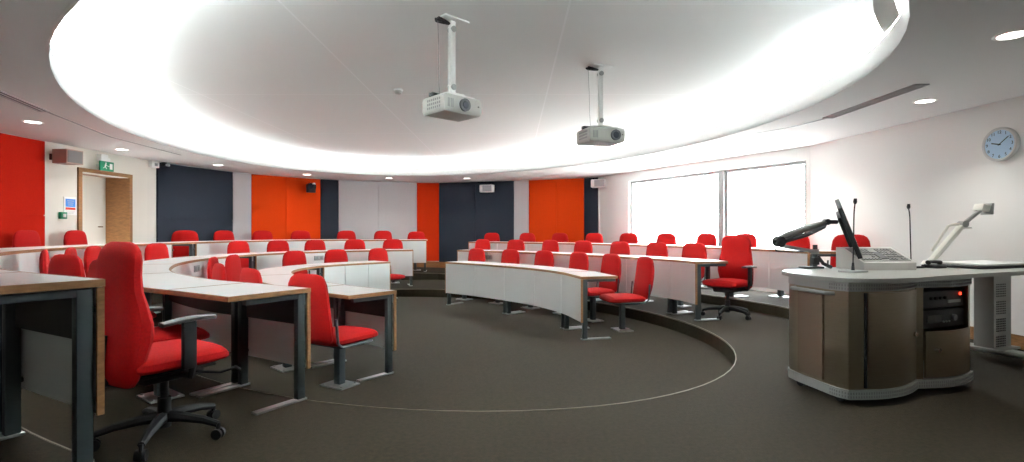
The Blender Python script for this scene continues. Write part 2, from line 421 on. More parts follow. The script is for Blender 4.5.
# loudspeaker by the door
o = fixture('wall_speaker', 53, zat(60, 158.5), 'brownish two-faced loudspeaker high on the wall left of the door', 'speaker')
b = MB(); b.prism([(-.13, -.10), (-.16, -.34), (.15, -.36), (.13, -.10)], -.115, .115); b.build('speaker_cabinet', mat('taupe_casing', (.50, .36, .30), .5), o); o.scale = (.85, .95, .88)
b = MB(); b.loft([[Vector((-.14, -.342, z)), Vector((.13, -.359, z)), Vector((.13, -.366, z)), Vector((-.14, -.349, z))] for z in (-.098, .098)])
b.build('speaker_grille', M['mid'], o)
b = MB(); b.box((0, -.015, 0), (.12, .028, .1)); b.cyl((0, -.03, 0), (0, -.1, 0), .02); b.build('wall_bracket', M['darkpl'], o)
for px, y, lab in ((489, 189, 'small white wall speaker on the navy panel behind the right block'), (604, 184, 'small white wall speaker beside the window on the white wall')):
    o = fixture('wall_speaker', px, zat(px, y), lab, 'speaker', .03)
    b = MB(); b.box((0, -.10, 0), (.36, .16, .19), bev=.02); b.build('speaker_cabinet', M['white'], o)
    b = MB(); b.box((.03, -.185, 0), (.24, .012, .15), bev=.004); b.build('speaker_grille', mat('grille_grey', (.42, .42, .44), .6), o)
    b = MB(); b.box((0, -.011, 0), (.08, .02, .1)); b.build('wall_bracket', M['mid'], o)
# exit sign and emergency light
o = fixture('exit_sign', 97, zat(104, 167.5), 'green illuminated running man exit sign above the door', 'sign')
b = MB(); b.box((0, -.16, 0), (.26, .03, .15), rz(0), bev=.004); b.build('sign_box', M['green'], o)
b = MB(); b.box((0, -.075, .02), (.04, .14, .03)); b.build('sign_bracket', M['white'], o)
b = MB(); R = Matrix.Rotation(0, 3, 'Y')
b.box((.07, -.178, 0), (.05, .004, .09)); b.cyl((-.03, -.1765, .045), (-.03, -.18, .045), .012, 10)
b.bar((-.035, -.178, .03), (-.045, -.178, -.01), .022, .004, (0, 1, 0)); b.bar((-.045, -.178, -.01), (-.015, -.178, -.045), .011, .004, (0, 1, 0)); b.bar((-.045, -.178, -.01), (-.08, -.178, -.035), .011, .004, (0, 1, 0))
b.bar((-.035, -.178, .025), (-.005, -.178, .005), .009, .004, (0, 1, 0)); b.bar((.005, -.178, -.0), (.035, -.178, 0), .01, .004, (0, 1, 0))
b.build('sign_symbol', M['white'], o)
o = fixture('emergency_light', 100, zat(100, 158.5), 'small white emergency light box above the exit sign', 'light fitting')
b = MB(); b.box((0, -.05, 0), (.14, .09, .13), bev=.01); b.build('light_casing', M['white'], o)
b = MB(); b.box((.10, -.03, -.01), (.12, .05, .06), bev=.01); b.build('light_arm', M['white'], o)
o = fixture('motion_detector', 151, zat(153, 164.5), 'small white detector box at the corner left of the navy panel', 'detector')
b = MB(); b.box((0, -.05, 0), (.16, .09, .13), bev=.012); b.build('detector_casing', M['white'], o)
b = MB(); b.box((0, -.098, -.01), (.06, .006, .05), bev=.002); b.build('detector_window', M['mid'], o)
o = fixture('dome_camera', 161, zat(161, 165), 'tiny black and white security camera at the left top of the navy panel', 'camera', .03)
b = MB(); b.box((0, -.04, .01), (.07, .07, .07), bev=.008); b.build('camera_housing', M['black'], o)
b = MB(); b.cyl((.02, -.07, 0), (.03, -.13, -.01), .022, 12); b.build('camera_lens', M['white'], o)
# poster and call point
o = fixture('notice_poster', 70, zat(70, 206), 'white notice with a blue and red block beside the door', 'poster')
b = MB(); b.box((0, -.006, 0), (.22, .008, .27)); b.build('paper_sheet', M['white'], o)
b = MB(); b.box((0, -.0112, .045), (.17, .002, .12)); b.build('printed_block', M['blue'], o)
b = MB(); b.box((0, -.0112, -.04), (.17, .002, .035)); b.build('printed_block', M['redp'], o)
b = MB()
for k in range(3): b.box((-.0, -.0125, .075-.03*k), (.12-.02*k, .001, .008))
for k in range(3): b.box((-.0, -.0112, -.078-.018*k), (.15-.02*k, .001, .005))
b.build('printed_text', M['greyf'], o)
o = fixture('call_point', 60, zat(60, 215.5), 'small green door release box left of the notice', 'call point')
b = MB(); b.box((0, -.025, 0), (.10, .048, .10), bev=.006); b.build('call_point_casing', M['green'], o)
b = MB(); b.box((0, -.0515, 0), (.05, .004, .05)); b.build('call_point_glass', M['white'], o)
# black pan-tilt camera on orange panel
o = fixture('pan_tilt_camera', 309, zat(309, 188), 'black pan and tilt camera mounted on the orange wall panel', 'camera', .03)
b = MB(); b.box((.02, -.05, .02), (.10, .09, .15), bev=.01); b.build('wall_bracket', M['darkpl'], o)
b = MB(); b.cyl((0, -.14, -.10), (0, -.14, -.02), .09, 20); b.box((0, -.14, .02), (.18, .1, .09), bev=.015); b.build('camera_body', M['black'], o)
b = MB(); b.cyl((-.03, -.15, .04), (-.05, -.25, .02), .055, 16); b.build('camera_lens', M['glassy'], o); o.scale = (1.2, 1.1, 1.2)
b = MB(); b.cyl((.06, -.12, .07), (.06, -.15, .07), .03, 12); b.build('camera_lamp', M['white'], o)

# ------------------------------------------------------------------ ceiling fittings
def down(px, y):  # soffit point
    Y = F*(CEIL-EYE)/(CY-y); return Vector(((px-CX)/F*Y, Y))
DL = [((33, 122), 'round recessed downlight over the red wall panel at far left'), ((122, 149.5), 'round recessed downlight in front of the doorway'),
      ((218, 165), 'round recessed downlight over the wide navy panel'), ((307, 174.5), 'round recessed downlight above the black wall camera'),
      ((389, 178), 'round recessed downlight above the wide grey panels'), ((467, 178.2), 'round recessed downlight above the navy panels right of the aisle'),
      ((797, 137.5), 'round recessed downlight above the right end of the window'), ((925, 101), 'round recessed downlight between the air slot and the clock'),
      ((1012, 35), 'large round recessed downlight at the top right corner')]
dl0 = None
def make_downlight():
    o = empty('downlight', (0, 0, CEIL))
    b = MB(); b.loft([[Vector((r*math.cos(2*PI*k/24), r*math.sin(2*PI*k/24), z)) for k in range(24)] for r, z in ((.075, -.003), (.095, -.006), (.1, -.002), (.1, -.0005))], caps=False); b.build('trim_ring', M['white'], o)
    b = MB(); b.cyl((0, 0, -.002), (0, 0, -.004), .076, 24); b.build('diffuser', M['lampglow'], o)
    l = bpy.data.lights.new('downlight_lamp', 'SPOT'); l.energy = LAMP; l.spot_size = math.radians(120); l.spot_blend = .8; l.shadow_soft_size = .07; l.color = (1, .96, .90)
    lo_ = bpy.data.objects.new('lamp', l); C.objects.link(lo_); lo_.parent = o; lo_.location = (0, 0, -.03)
    return o
proto = make_downlight(); extra = [(-4.6, 1.0), (4.4, .8), (0, -1.6), (-3, -1.6), (2.5, -1.8)]
for i, ((px, y), lab) in enumerate(DL):
    o = proto if i == 0 else copy_tree(proto)
    q = down(px, y); o.location = (q.x, q.y, CEIL); tag(o, lab, 'downlight', 'recessed ceiling downlights')
for (x, y) in extra:
    l = bpy.data.lights.new('downlight_lamp', 'SPOT'); l.energy = LAMP; l.spot_size = math.radians(120); l.spot_blend = .8; l.shadow_soft_size = .07; l.color = (1, .96, .90)
    o = bpy.data.objects.new('lamp', l); C.objects.link(o); o.location = (x, y, CEIL-.03)
# air slots
def slot(p0, p1, w, label, nb=3):
    p0, p1 = Vector(p0), Vector(p1); mid_ = (p0+p1)/2; o = empty('air_slot_grille', (*mid_, CEIL), math.atan2((p1-p0).y, (p1-p0).x)); tag(o, label, 'air vent')
    L = (p1-p0).length
    b = MB(); b.box((0, 0, -.002), (L, w, .003)); b.build('slot_backing', M['darkpl'], o)
    b = MB()
    for k in range(nb+1): b.box((0, -w/2+w*k/nb, -.0055), (L, .014, .01))
    for s in (-1, 1): b.box((s*L/2, 0, -.006), (.012, w+.012, .01))
    b.build('slot_blades', M['greyf'], o)
slot(down(828, 117.5), down(922, 84), .11, 'long multi-blade air slot in the ceiling right of the oval')
slot(down(-30, 80), down(44, 111), .09, 'dark air slot in the ceiling over the red panels at left', 2)
b = MB(); q = [down(44, 111), down(110, 137), down(180, 155)]; b.strip([*q], [p+Vector((.03, 0)) for p in q], CEIL-.004, CEIL-.0005); tag(b.build('air_slot_grille', M['mid']), 'thin dark line of slot diffuser running on past the door side', 'air vent')
b = MB(); q = [down(828, 117.5), down(790, 127), down(755, 133)]; b.strip([*q], [p+Vector((.03, 0)) for p in q], CEIL-.004, CEIL-.0005); tag(b.build('air_slot_grille', M['mid']), 'thin grey slot line continuing toward the window from the bladed air slot', 'air vent')
# smoke detector
o = empty('smoke_detector', (-1.27, 5.8, RECESS)); tag(o, 'small white smoke detector on the recessed ceiling left of the first projector', 'detector')
b = MB(); b.cyl((0, 0, 0), (0, 0, -.02), .055, 20); b.build('detector_base', M['white'], o)
b = MB(); b.cyl((0, 0, -.02), (0, 0, -.05), .045, 20, .03); b.build('detector_head', M['beige'], o)

def rc(px, y, z=RECESS-.12): Y = F*(z-EYE)/(CY-y); return ((px-CX)/F*Y, Y)
b = MB(); b.prism([rc(872, -6), rc(874, 12), rc(878, 24), rc(884, 34), rc(892, 26), rc(900, 15), rc(897, 8), rc(893, -6)], RECESS-.12, RECESS-.002)
tag(b.build('ceiling_board', M['beige']), 'small grey curved board in the bright ceiling recess at top right', 'ceiling panel')
# ------------------------------------------------------------------ projectors
def projector(x, y, ztop, yaw, label, sc=1., lx=.22):
    o = empty('projector', (x, y, ztop), yaw); tag(o, label, 'projector')       # local -Y is the lens side
    W, D, H = .37*sc, .29*sc, .135*sc
    b = MB(); rr = []
    for z, s in ((0, .93), (-.012, .985), (-.03, 1), (-H+.03, 1), (-H+.008, .97), (-H, .92)):
        rr.append([Vector((i*W/2*s, j*D/2*s, z)) for i, j in ((-1, -1), (1, -1), (1, 1), (-1, 1))])
    b.loft(rr); body = b.build('projector_body', M['beige'], o)
    b = MB(); b.cyl((W*lx, -D/2+.01, -H*.5), (W*lx, -D/2-.018, -H*.5), .05*sc, 24); b.build('lens_ring', M['darkpl'], o)
    b = MB(); b.cyl((W*lx, -D/2-.015, -H*.5), (W*lx, -D/2-.022, -H*.5), .034*sc, 24, .025*sc); b.build('lens', M['glassy'], o)
    b = MB()
    for k in range(7):
        for j in range(3): b.box((-W/2-.001, -D*.3+D*.09*k, -H*.25-.028*j), (.004, .012, .016))
    b.build('side_vents', M['mid'], body)
    b = MB()
    for k in range(4): b.box((-W*.40+.014*k, -D/2-.001, -H*.5), (.006, .004, H*.5))
    b.build('front_vents', M['mid'], body)
    b = MB(); b.box((W*.42, -D/2-.001, -H*.45), (.012, .004, .01)); b.build('sensor_window', M['darkpl'], body)
    b = MB(); b.box((0, 0, .012), (W*.75, D*.8, .006)); b.box((0, 0, .022), (.12, .16, .02), bev=.004); b.build('mounting_plate', M['white'], o)
    b = MB()
    for i, j in ((-1, -1), (1, -1), (1, 1), (-1, 1)): b.cyl((i*W*.3, j*D*.3, -.001), (i*W*.3, j*D*.3, .012), .01, 10)
    b.box((-W*.15, D*.3, .03), (W*.5, .05, .03), bev=.004); b.build('cable_connectors', M['black'], o)
    z1 = RECESS-ztop
    b = MB(); b.box((0, 0, (z1+.03)/2), (.044, .035, z1-.03), bev=.004); b.build('pole', M['white'], o)
    for zz in (.09, z1-.07): b = MB(); b.cyl((0, -.03, zz), (0, .03, zz), .022, 14); b.build('pole_clamp', M['silver'], o)
    b = MB(); b.box((0, 0, z1-.005), (.22, .14, .01)); b.build('ceiling_plate', M['white'], o)
    b = MB(); rnd = random.Random(3)
    for k in range(3):
        pts = [(-.14+.02*k, -.02+.02*k, z1-.02), (-.08, .02*k-.03, z1-.035), (-.02, .01, z1-.03), (-.10, .05-.02*k, z1-.022), (-.15, .0, z1-.03)]
        b.tube([tuple(p) for p in catmull(pts, 6)], .008, 6)
    b.box((-.11, 0, z1-.025), (.05, .03, .025), bev=.004); b.build('plug_bundle', M['black'], o)
    b = MB(); b.tube([(-.13, .0, z1-.03), (-.115, .01, z1*.6), (-.10, .03, .15), (-.08, .05, .04)], .0022, 6); b.build('cable', M['mid'], o)
projector(-.45, 3.9, 2.105, math.radians(44), 'nearer white ceiling projector, left one, hanging from a long pole', .93, .03)
projector(.85, 5.0, 2.09, math.radians(18), 'farther white ceiling projector, right one, hanging toward the window side')

# ------------------------------------------------------------------ chairs
def pad(rings, name, m, parent, n=20, ex=3.2):
    """rings: (centre, width axis, thickness axis, width, thickness) -> superellipse cross sections"""
    out = []
    for c, ax, ay, w, t in rings:
        c, ax, ay = Vector(c), Vector(ax), Vector(ay); r = []
        for k in range(n):
            th = 2*PI*(k+.5)/n; cs, sn = math.cos(th), math.sin(th)
            r.append(c+ax*(w/2*math.copysign(abs(cs)**(2/ex), cs))+ay*(t/2*math.copysign(abs(sn)**(2/ex), sn)))
        out.append(r)
    b = MB(); b.loft(out)
    o = b.build(name, m, parent); return o
X, Yv, Z = (1, 0, 0), (0, 1, 0), (0, 0, 1)
def seat_pad(parent, w, d, z0, z1, y0, name='seat'):
    # lofted front to back, waterfall front edge
    rr = []
    for k, (t, h, ww, dz) in enumerate(((0, .25, .80, -.015), (.02, .6, .9, -.008), (.07, .9, .97, 0), (.2, 1, 1, 0), (.5, 1, 1, 0), (.8, 1, .99, 0), (.93, .92, .95, 0), (.98, .6, .88, 0), (1, .25, .8, 0))):
        rr.append(((0, y0+d/2-d*t, (z0+z1)/2+dz), X, Z, w*ww, (z1-z0)*h))
    return pad(rr, name, M['red'], parent)
def fixed_chair():
    o = empty('lecture_chair')
    seat_pad(o, .47, .47, .365, .455, 0)
    prof = [(.40, .32, .03), (.41, .38, .055), (.44, .43, .075), (.55, .452, .085), (.68, .452, .085), (.78, .442, .08), (.86, .415, .07), (.905, .365, .058), (.93, .29, .04), (.94, .18, .02)]
    rr = [((0, -.255-.05*((z-.40)/.5)-.03*math.sin((z-.4)*5), z), X, (0, 1, -.1), w, t) for z, w, t in prof]
    pad(rr, 'backrest', M['red'], o, ex=3)
    for s in (-1, 1):
        b = MB(); b.tube([(s*.24, .12, .372), (s*.243, -.20, .372), (s*.245, -.245, .41), (s*.244, -.262, .60)], .011, 8)
        b.build('back_bracket', M['steel'], o)
    b = MB(); b.box((0, 0, .354), (.36, .30, .022), bev=.004); b.build('seat_frame', M['darkpl'], o)
    b = MB(); b.box((0, 0, .18), (.065, .065, .335), bev=.006); b.build('pedestal', M['steel'], o)
    b = MB(); b.box((0, 0, .006), (.26, .20, .012), bev=.003)
    for i in (-1, 1):
        for j in (-1, 1): b.cyl((i*.1, j*.075, .012), (i*.1, j*.075, .02), .01, 8)
    b.build('base_plate', M['foot'], o)
    return o
def task_chair():
    o = empty('task_chair')
    seat_pad(o, .50, .47, .395, .495, .0)
    prof = [(.345, .28, .04, -.250), (.355, .35, .07, -.255), (.39, .41, .095, -.255), (.48, .455, .12, -.24), (.58, .48, .14, -.22), (.66, .475, .135, -.215), (.74, .45, .12, -.225),
            (.82, .42, .105, -.24), (.90, .40, .095, -.24), (.97, .395, .09, -.235), (1.02, .36, .075, -.23), (1.05, .29, .055, -.228), (1.065, .19, .03, -.227)]
    pad([((0, y+.025, z), X, (0, 1, -.05), w, t) for z, w, t, y in prof], 'backrest', M['red'], o, ex=3)
    b = MB(); b.tube([(0, -.16, .365), (0, -.285, .37), (0, -.305, .42), (0, -.28, .60)], [.03, .03, .028, .02], 8); b.build('back_support', M['black'], o)
    for s in (-1, 1):
        b = MB(); b.box((s*.29, -.02, .54), (.035, .065, .24), bev=.008); b.tube([(s*.29, 0, .43), (s*.27, 0, .375), (s*.10, 0, .365)], .018, 8); a = b.build('armrest', M['black'], o)
        b = MB(); pts = [(s*.29, -.15, .658), (s*.29, -.06, .67), (s*.285, .03, .672), (s*.275, .11, .665)]
        b.loft([[Vector((p[0]+w*cx, p[1], p[2]+.011*cz)) for cx, cz in ((-1, -.6), (-1, .6), (-.6, 1), (.6, 1), (1, .6), (1, -.6), (.6, -1), (-.6, -1))] for p, w in zip(pts, (.026, .038, .042, .03))])
        b.build('arm_pad', mat('arm_pad_grey', (.05, .05, .052), .4) if 'arm_pad_grey' not in bpy.data.materials else bpy.data.materials['arm_pad_grey'], a)
    b = MB(); b.box((0, .0, .355), (.24, .30, .05), bev=.012); b.box((0, .0, .385), (.36, .36, .012), bev=.004); b.build('tilt_mechanism', M['black'], o)
    b = MB(); b.tube([(.12, .08, .36), (.26, .16, .355), (.30, .22, .375), (.33, .23, .36)], .008, 8); b.build('adjusting_lever', M['black'], o); b = MB(); b.tube([(-.12, .04, .36), (-.22, .06, .355)], .008, 8); b.build('adjusting_lever', M['black'], o)
    b = MB(); b.cyl((0, 0, .06), (0, 0, .22), .032, 16); b.cyl((0, 0, .2), (0, 0, .345), .02, 16); b.build('gas_column', M['black'], o)
    for k in range(5):
        a = 2*PI*k/5+.5; d = Vector((math.cos(a), math.sin(a), 0)); lp = MB()
        pts = [d*.0+Vector((0, 0, .115)), d*.1+Vector((0, 0, .115)), d*.22+Vector((0, 0, .10)), d*.30+Vector((0, 0, .078))]
        lp.tube(pts, [.034, .028, .022, .017], 8); leg = lp.build('base_leg', M['black'], o)
        w = MB(); e = d*.30; pr = Vector((-d.y, d.x, 0))
        for s in (-1, 1): w.cyl(e+pr*s*.008+Vector((0, 0, .028)), e+pr*s*.024+Vector((0, 0, .028)), .028, 14)
        w.cyl(e+Vector((0, 0, .05)), e+Vector((0, 0, .085)), .011, 8); w.build('caster', M['black'], leg)
    return o
protoF, protoT = fixed_chair(), task_chair()
used = set()
ORD = ['first', 'second', 'third', 'fourth', 'fifth', 'sixth', 'seventh', 'eighth', 'ninth', 'tenth']
def place(proto, x, y, z, face, label, cat='chair', group=None):
    o = proto if proto.name not in used else copy_tree(proto); used.add(proto.name)
    o.location = (x, y, z); o.rotation_euler = (0, 0, math.atan2(face[1], face[0])-PI/2); tag(o, label, cat, group); return o
OFF = .80
def chair_row(rw, items, labels, group, off=OFF, lo=-1.0, hi=None):
    for it, lab in zip(items, labels):
        if isinstance(it, tuple): px, l_, h_ = it
        else: px, l_, h_ = it, lo, hi
        s = rw.find_px(px, off+.25, l_, h_); p, nn, d = rw.at(s, off)
        j = random.uniform(-.06, .06); f = -nn; f = Vector((f.x*math.cos(j)-f.y*math.sin(j), f.x*math.sin(j)+f.y*math.cos(j)))
        place(protoF, p.x, p.y, rw.level(p), f, lab, 'chair', group)
def arc_row(rw, ss, labels, group, off=OFF):
    for s, lab in zip(ss, labels):
        p, nn, d = rw.at(s, off); place(protoF, p.x, p.y, rw.level(p), -nn, lab, 'chair', group)
g = 'red chairs of the right block'
xs = [474, 507, 541, 574.5, 607, 640]
lb = ['red lecture chair at the aisle end of the front row, right block', 'red lecture chair second from the aisle, front row of right block',
      'red lecture chair third from the aisle, front row of right block', 'red lecture chair fourth from the aisle, front row of right block',
      'red lecture chair second from near end, right front row, seat half hidden by desk', 'red lecture chair at the near end of the right front row, whole seat visible']
chair_row(Rt1, xs, lb, g+', front row', off=.74)
xs = [480, 514, 547, 581, 616.7, 653, 691]
lb = ['red lecture chair %s from the aisle in the middle row, right block' % ORD[i] for i in range(6)] + ['red lecture chair in the middle right row just behind the red task chair']
chair_row(Rt2, xs, lb, g+', middle row', off=.74)
xs = [491, 525, 558, 593, 627, 664.5, 704, 743, 793]
lb = ['red lecture chair %s from aisle, right back row, %s' % (ORD[i], w) for i, w in enumerate(['against the navy panel', 'by narrow grey panel', 'against orange panels', 'by narrow navy panel', 'at left window edge', 'before the left window', 'left of window mullion', 'beneath window mullion', 'above the monitor arm'])]
chair_row(Rt3, xs, lb, g+', back row')
place(protoF, 4.13, 6.5, .135, (-.75, -.66), 'red lecture chair seen behind the black monitor on the lectern', 'chair', g+', back row')
# left block
g = 'red chairs of the left block'
far1 = Lf1.L*.45
chair_row(Lf1, [(381, far1, None), (338, far1, None), (297, far1, None)], ['red lecture chair at the aisle end of the front row, left block', 'red lecture chair second from the aisle, front row of left block', 'red lecture chair third from the aisle, front row of left block'], g+', front row', off=.68)
def spot(px_or_x, y, rw, label, grp, face=None):
    x = px_or_x; best = min((((rw.raw(rw.L*k/200)-Vector((x, y))).length, k) for k in range(201)))[1]
    f = -rw.at(rw.L*best/200)[1] if face is None else Vector(face)
    place(protoF, x, y, rw.level((x, y)), f, label, 'chair', grp)
def spotb(px, Y, f, rw, label, grp):          # from where the backrest stands
    f = Vector(f).normalized(); b_ = Vector(((px-CX)/F*Y, Y)); p = b_+f*.27
    place(protoF, p.x, p.y, rw.level(p), f, label, 'chair', grp)
spotb(313, 4.05, (.48, .88), Lf1, 'red lecture chair in the left foreground, whole seat and pedestal in view', g+', front row')
spotb(257, 4.62, (.68, .74), Lf1, 'rounded red chair back rising just behind the middle left desk top', g+', front row')
spotb(225, 5.35, (.75, .65), Lf1, 'lower left red chair back of the small clump behind the long curved desk', g+', front row')
spotb(218, 6.6, (.95, .3), Lf1, 'upper left red chair back of the small clump behind the long curved desk', g+', front row')
spotb(237, 7.25, (.98, .1), Lf1, 'right red chair back of the small clump behind the long curved desk', g+', front row')
far2 = Lf2.L*.45
chair_row(Lf2, [(px, far2, None) for px in (392.7, 355.5, 317.6, 279, 241)],
          ['red lecture chair %s from the aisle in the middle row, left block' % ORD[i] for i in range(5)], g+', middle row')
for (px, Y, f), lab in zip([(112, 3.3, (.6, .8)), (74, 4.05, (.40, .92)), (52, 5.0, (.75, .66)), (77, 5.75, (.85, .5)), (99, 6.35, (.95, .3)), (126, 6.98, (.97, .1)), (160, 7.7, (.98, -.1))],
        ['red lecture chair hidden mostly behind the large task chair, only seat edge showing', 'large rounded red chair back rising behind the near left desktop', 'red chair back at the left end of the clump behind the near left desktop', 'red chair back at the rear of the clump, under the deep red panel edge',
        'red chair back directly left of the large task chair', 'red chair top peeping out just right of the large task chair backrest', 'red lecture chair at the bend of the middle left row, right of the doorway']):
    spotb(px, Y, f, Lf2, lab, g+', middle row')
far3 = Lf3.L*.62
chair_row(Lf3, [(px, Lf3.L*.4, None) for px in (416, 382, 346.7, 301, 263, 226)],
          ['red lecture chair %s from the aisle in the back row, left block' % ORD[i] for i in range(6)], g+', back row', off=.70)
spotb(185, 9.85, (.5, -.86), Lf3, 'red lecture chair fully visible through the open fronted desk, left part of navy panel', g+', back row')
chair_row(Lf3, [(81, 3.5, Lf3.L*.62), (33, 3.5, Lf3.L*.5)], ['red lecture chair in front of the open doorway', 'red lecture chair against the deep red wall panel at far left'], g+', back row', off=.7)
place(protoT, -1.885, 2.82, 0, (.52, .86), 'large red task chair with armrests in the left foreground', 'office chair')
place(protoT, 2.81, 6.78, 0, (-.78, -.62), 'red task chair with armrests on the right, by the end of the middle row', 'office chair')

# ------------------------------------------------------------------ desks
def desk(rw, s0, s1, npan, label, end0=False, end1=False, top0=None, top1=None, legs=None, depth=.56, socket=None, nopan=False):
    """one table unit of a curved row; panels hang on the pit side"""
    t0, t1 = (s0 if top0 is None else top0), (s1 if top1 is None else top1)
    midp, mn, md = rw.at((s0+s1)/2, .25); z = rw.level(midp); zt = z+.74; org = (*midp, z)
    o = empty('curved_desk', org); tag(o, label, 'desk')
    N = max(6, int((t1-t0)/.1)+1); e = .014
    A = rw.seg(t0+.002, t1-.002, 0, N); B = rw.seg(t0+.002, t1-.002, depth, N)
    b = MB(); b.strip(rw.seg(t0+.002+e, t1-.002-e, e, N), rw.seg(t0+.002+e, t1-.002-e, depth-e, N), zt-.026, zt); b.build('desktop', M['laminate'], o, org=org)
    b = MB(); b.strip(rw.seg(t0+.002, t1-.002, 0, N), rw.seg(t0+.002, t1-.002, e, N), zt-.03, zt-.0005)
    b.strip(rw.seg(t0+.002, t1-.002, depth-e, N), rw.seg(t0+.002, t1-.002, depth, N), zt-.03, zt-.0005)
    for t in (t0+.002, t1-.002-e): b.strip(rw.seg(t, t+e, e, 2), rw.seg(t, t+e, depth-e, 2), zt-.03, zt-.0005)
    b.build('edge_trim', M['edge'], o, org=org)
    pl = (s1-s0)/npan
    for k in range(0 if nopan else npan):
        a, c = s0+k*pl+.004, s0+(k+1)*pl-.004
        if k == 0 and end0: a += .012
        if k == npan-1 and end1: c -= .012
        b = MB(); b.strip(rw.seg(a, c, .004, 8), rw.seg(a, c, .022, 8), z+.21, zt-.032); b.build('modesty_panel', M['panelw'], o, org=org)
    for en, s in ((end0, s0+.003), (end1, s1-.015)):
        if en and not nopan: b = MB(); b.strip(rw.seg(s, s+.013, .002, 2), rw.seg(s, s+.013, .026, 2), z+.205, zt-.032); b.build('end_edging', M['edge'], o, org=org)
    if not nopan: b = MB(); b.strip(rw.seg(s0+.085, s1-.085, .03, 10), rw.seg(s0+.085, s1-.085, .06, 10), zt-.24, zt-.032); b.build('cable_tray', M['tray'], o, org=org)
    for s in (legs or (s0+.04, s1-.04)):
        p, nn, d = rw.at(s, .06); R = rz(math.atan2(nn.y, nn.x)); b = MB()
        b.box((*p, z+.355), (.055, .045, .70), R, bev=.004)
        q = rw.at(s, .25)[0]; b.box((*q, zt-.05), (.38, .04, .03), R)
        for h in (.25, .62): c1 = p-nn*.048; b.cyl((*(p-nn*.02), z+h), (*(p-nn*.052), z+h), .012, 8)
        lg = b.build('leg', M['steel'], o, org=org)
        b = MB(); q = rw.at(s, .20)[0]; b.box((*q, z+.008), (.36, .055, .014), R, bev=.003); b.build('foot_plate', M['foot'], lg, org=org)
        b = None
    if socket is not None:
        p, nn, d = rw.at(socket, .019); R = rz(math.atan2(nn.y, nn.x)); b = MB(); b.box((*(p-nn*.012), zt-.12), (.03, .19, .085), R, bev=.004); so = b.build('socket_outlet', M['silver'], o, org=org)
        b = MB()
        for k in (-1, 1): b.box((*(p-nn*.029+d*.045*k), zt-.12), (.004, .05, .05), R)
        b.build('socket_face', M['mid'], so, org=org)
    return o
def desk_row(rw, cuts, labels, npans, **kw):
    for i in range(len(cuts)-1):
        op = kw.get('open', ())
        k = dict(end0=(i == 0 or i-1 in op), end1=(i == len(cuts)-2 or i+1 in op), nopan=i in op, depth=kw.get('depth', .56))
        if i == 0 and 'first' in kw: k.update(kw['first'])
        if i == len(cuts)-2 and 'last' in kw: k.update(kw['last'])
        if kw.get('sock') and i in kw['sock']: k['socket'] = cuts[i]+(cuts[i+1]-cuts[i])*kw['sock'][i]
        desk(rw, cuts[i], cuts[i+1], npans[i] if isinstance(npans, list) else npans, labels[i], **k)
L = Rt1.L; c = [0, L*.2, L*.6, L]
desk_row(Rt1, c, ['single white curved desk closing the near end of the right front row', 'two-panel white curved desk in the middle of the right front row', 'two-panel white curved desk at the aisle end of the right front row'], [1, 2, 2], depth=.46)
L = Rt2.L; c = [0] + [.58+(L-.58)*k/3 for k in range(4)]
desk_row(Rt2, c, ['short desk ending the middle right row, in front of the task chair', 'curved white desk second from the near end of the middle right row', 'curved white desk second from the aisle, middle row right block', 'curved white desk at the aisle end of the middle row, right block'], [1, 2, 2, 2],
         sock={2: .55, 3: .5}, depth=.46)
L = Rt3.L; c = [L*k/5 for k in range(6)]
desk_row(Rt3, c, ['curved white desk at the near end of the back right row, behind the monitor arm', 'curved white desk of the back right row behind the task chair', 'middle curved white desk of the back right row below the window', 'curved white desk second from the aisle, back row right block', 'curved white desk at the aisle end of the back row, right block'], 2, depth=.46)
L = Lf1.L; q = Lf1.find_px(324, 0, L*.5, L); c = [0, .78, .78+(q-.78)*.5, q, L]
desk_row(Lf1, c, ['near end desk of left front row, right of the chair with visible seat', 'curved desk of the left front row next to the near end one', 'open fronted curved desk at the bend of the left front row, pinkish top showing', 'white three-panel desk at the aisle end of the left front row'], [1, 2, 2, 3], open=(2,), depth=.5)
sk = Lf2.find_px(319, 0, Lf2.L*.5, Lf2.L)
L = Lf2.L; q1 = Lf2.find_px(228, 0, L*.5, L); q2 = Lf2.find_px(256, 0, L*.5, L); c = [0, .72, 2.2, 3.7, 5.2, q1, q2, q2+(L-q2)*.5, L]
desk_row(Lf2, c, ['near end desk of the middle left row with steel legs in the foreground', 'long curved desk beside the large red task chair', 'curved desk at the left of the middle row before its bend', 'curved desk with a socket at the bend of the middle left row', 'white curved desk past the bend of the middle left row',
                  'open fronted desk of the middle left row with a red chair fully visible', 'white curved desk second from the aisle, middle row left block', 'white curved desk at the aisle end of the middle row, left block'], [1, 2, 2, 2, 2, 1, 2, 2], sock={3: .6, (6 if sk < q2+(L-q2)*.5 else 7): ((sk-q2)/((L-q2)*.5)) % 1}, open=(5,))
L = Lf3.L; q1 = Lf3.find_px(172, 0, L*.4, L); q2 = Lf3.find_px(196, 0, L*.4, L); c = [0, .75, 2.4] + [2.4+(q1-2.4)*k/3 for k in range(1, 4)] + [q2, q2+(L-q2)/3, q2+(L-q2)*2/3, L]
desk_row(Lf3, c, ['nearest desk at the left edge, wood edged white top cut by the frame', 'desk of the back left row just outside the left edge', 'white panelled desk running along the red wall at far left', 'white desk of the back left row in front of the deep red panel', 'white desk of the back left row in front of the doorway',
                  'open fronted desk of the back left row before the wide navy panel', 'white desk of the back left row below the navy and grey panels', 'white desk second from the aisle, back row left block', 'white desk at the aisle end of the back row, left block'], [1, 2, 2, 2, 2, 1, 2, 2, 2], open=(5,))

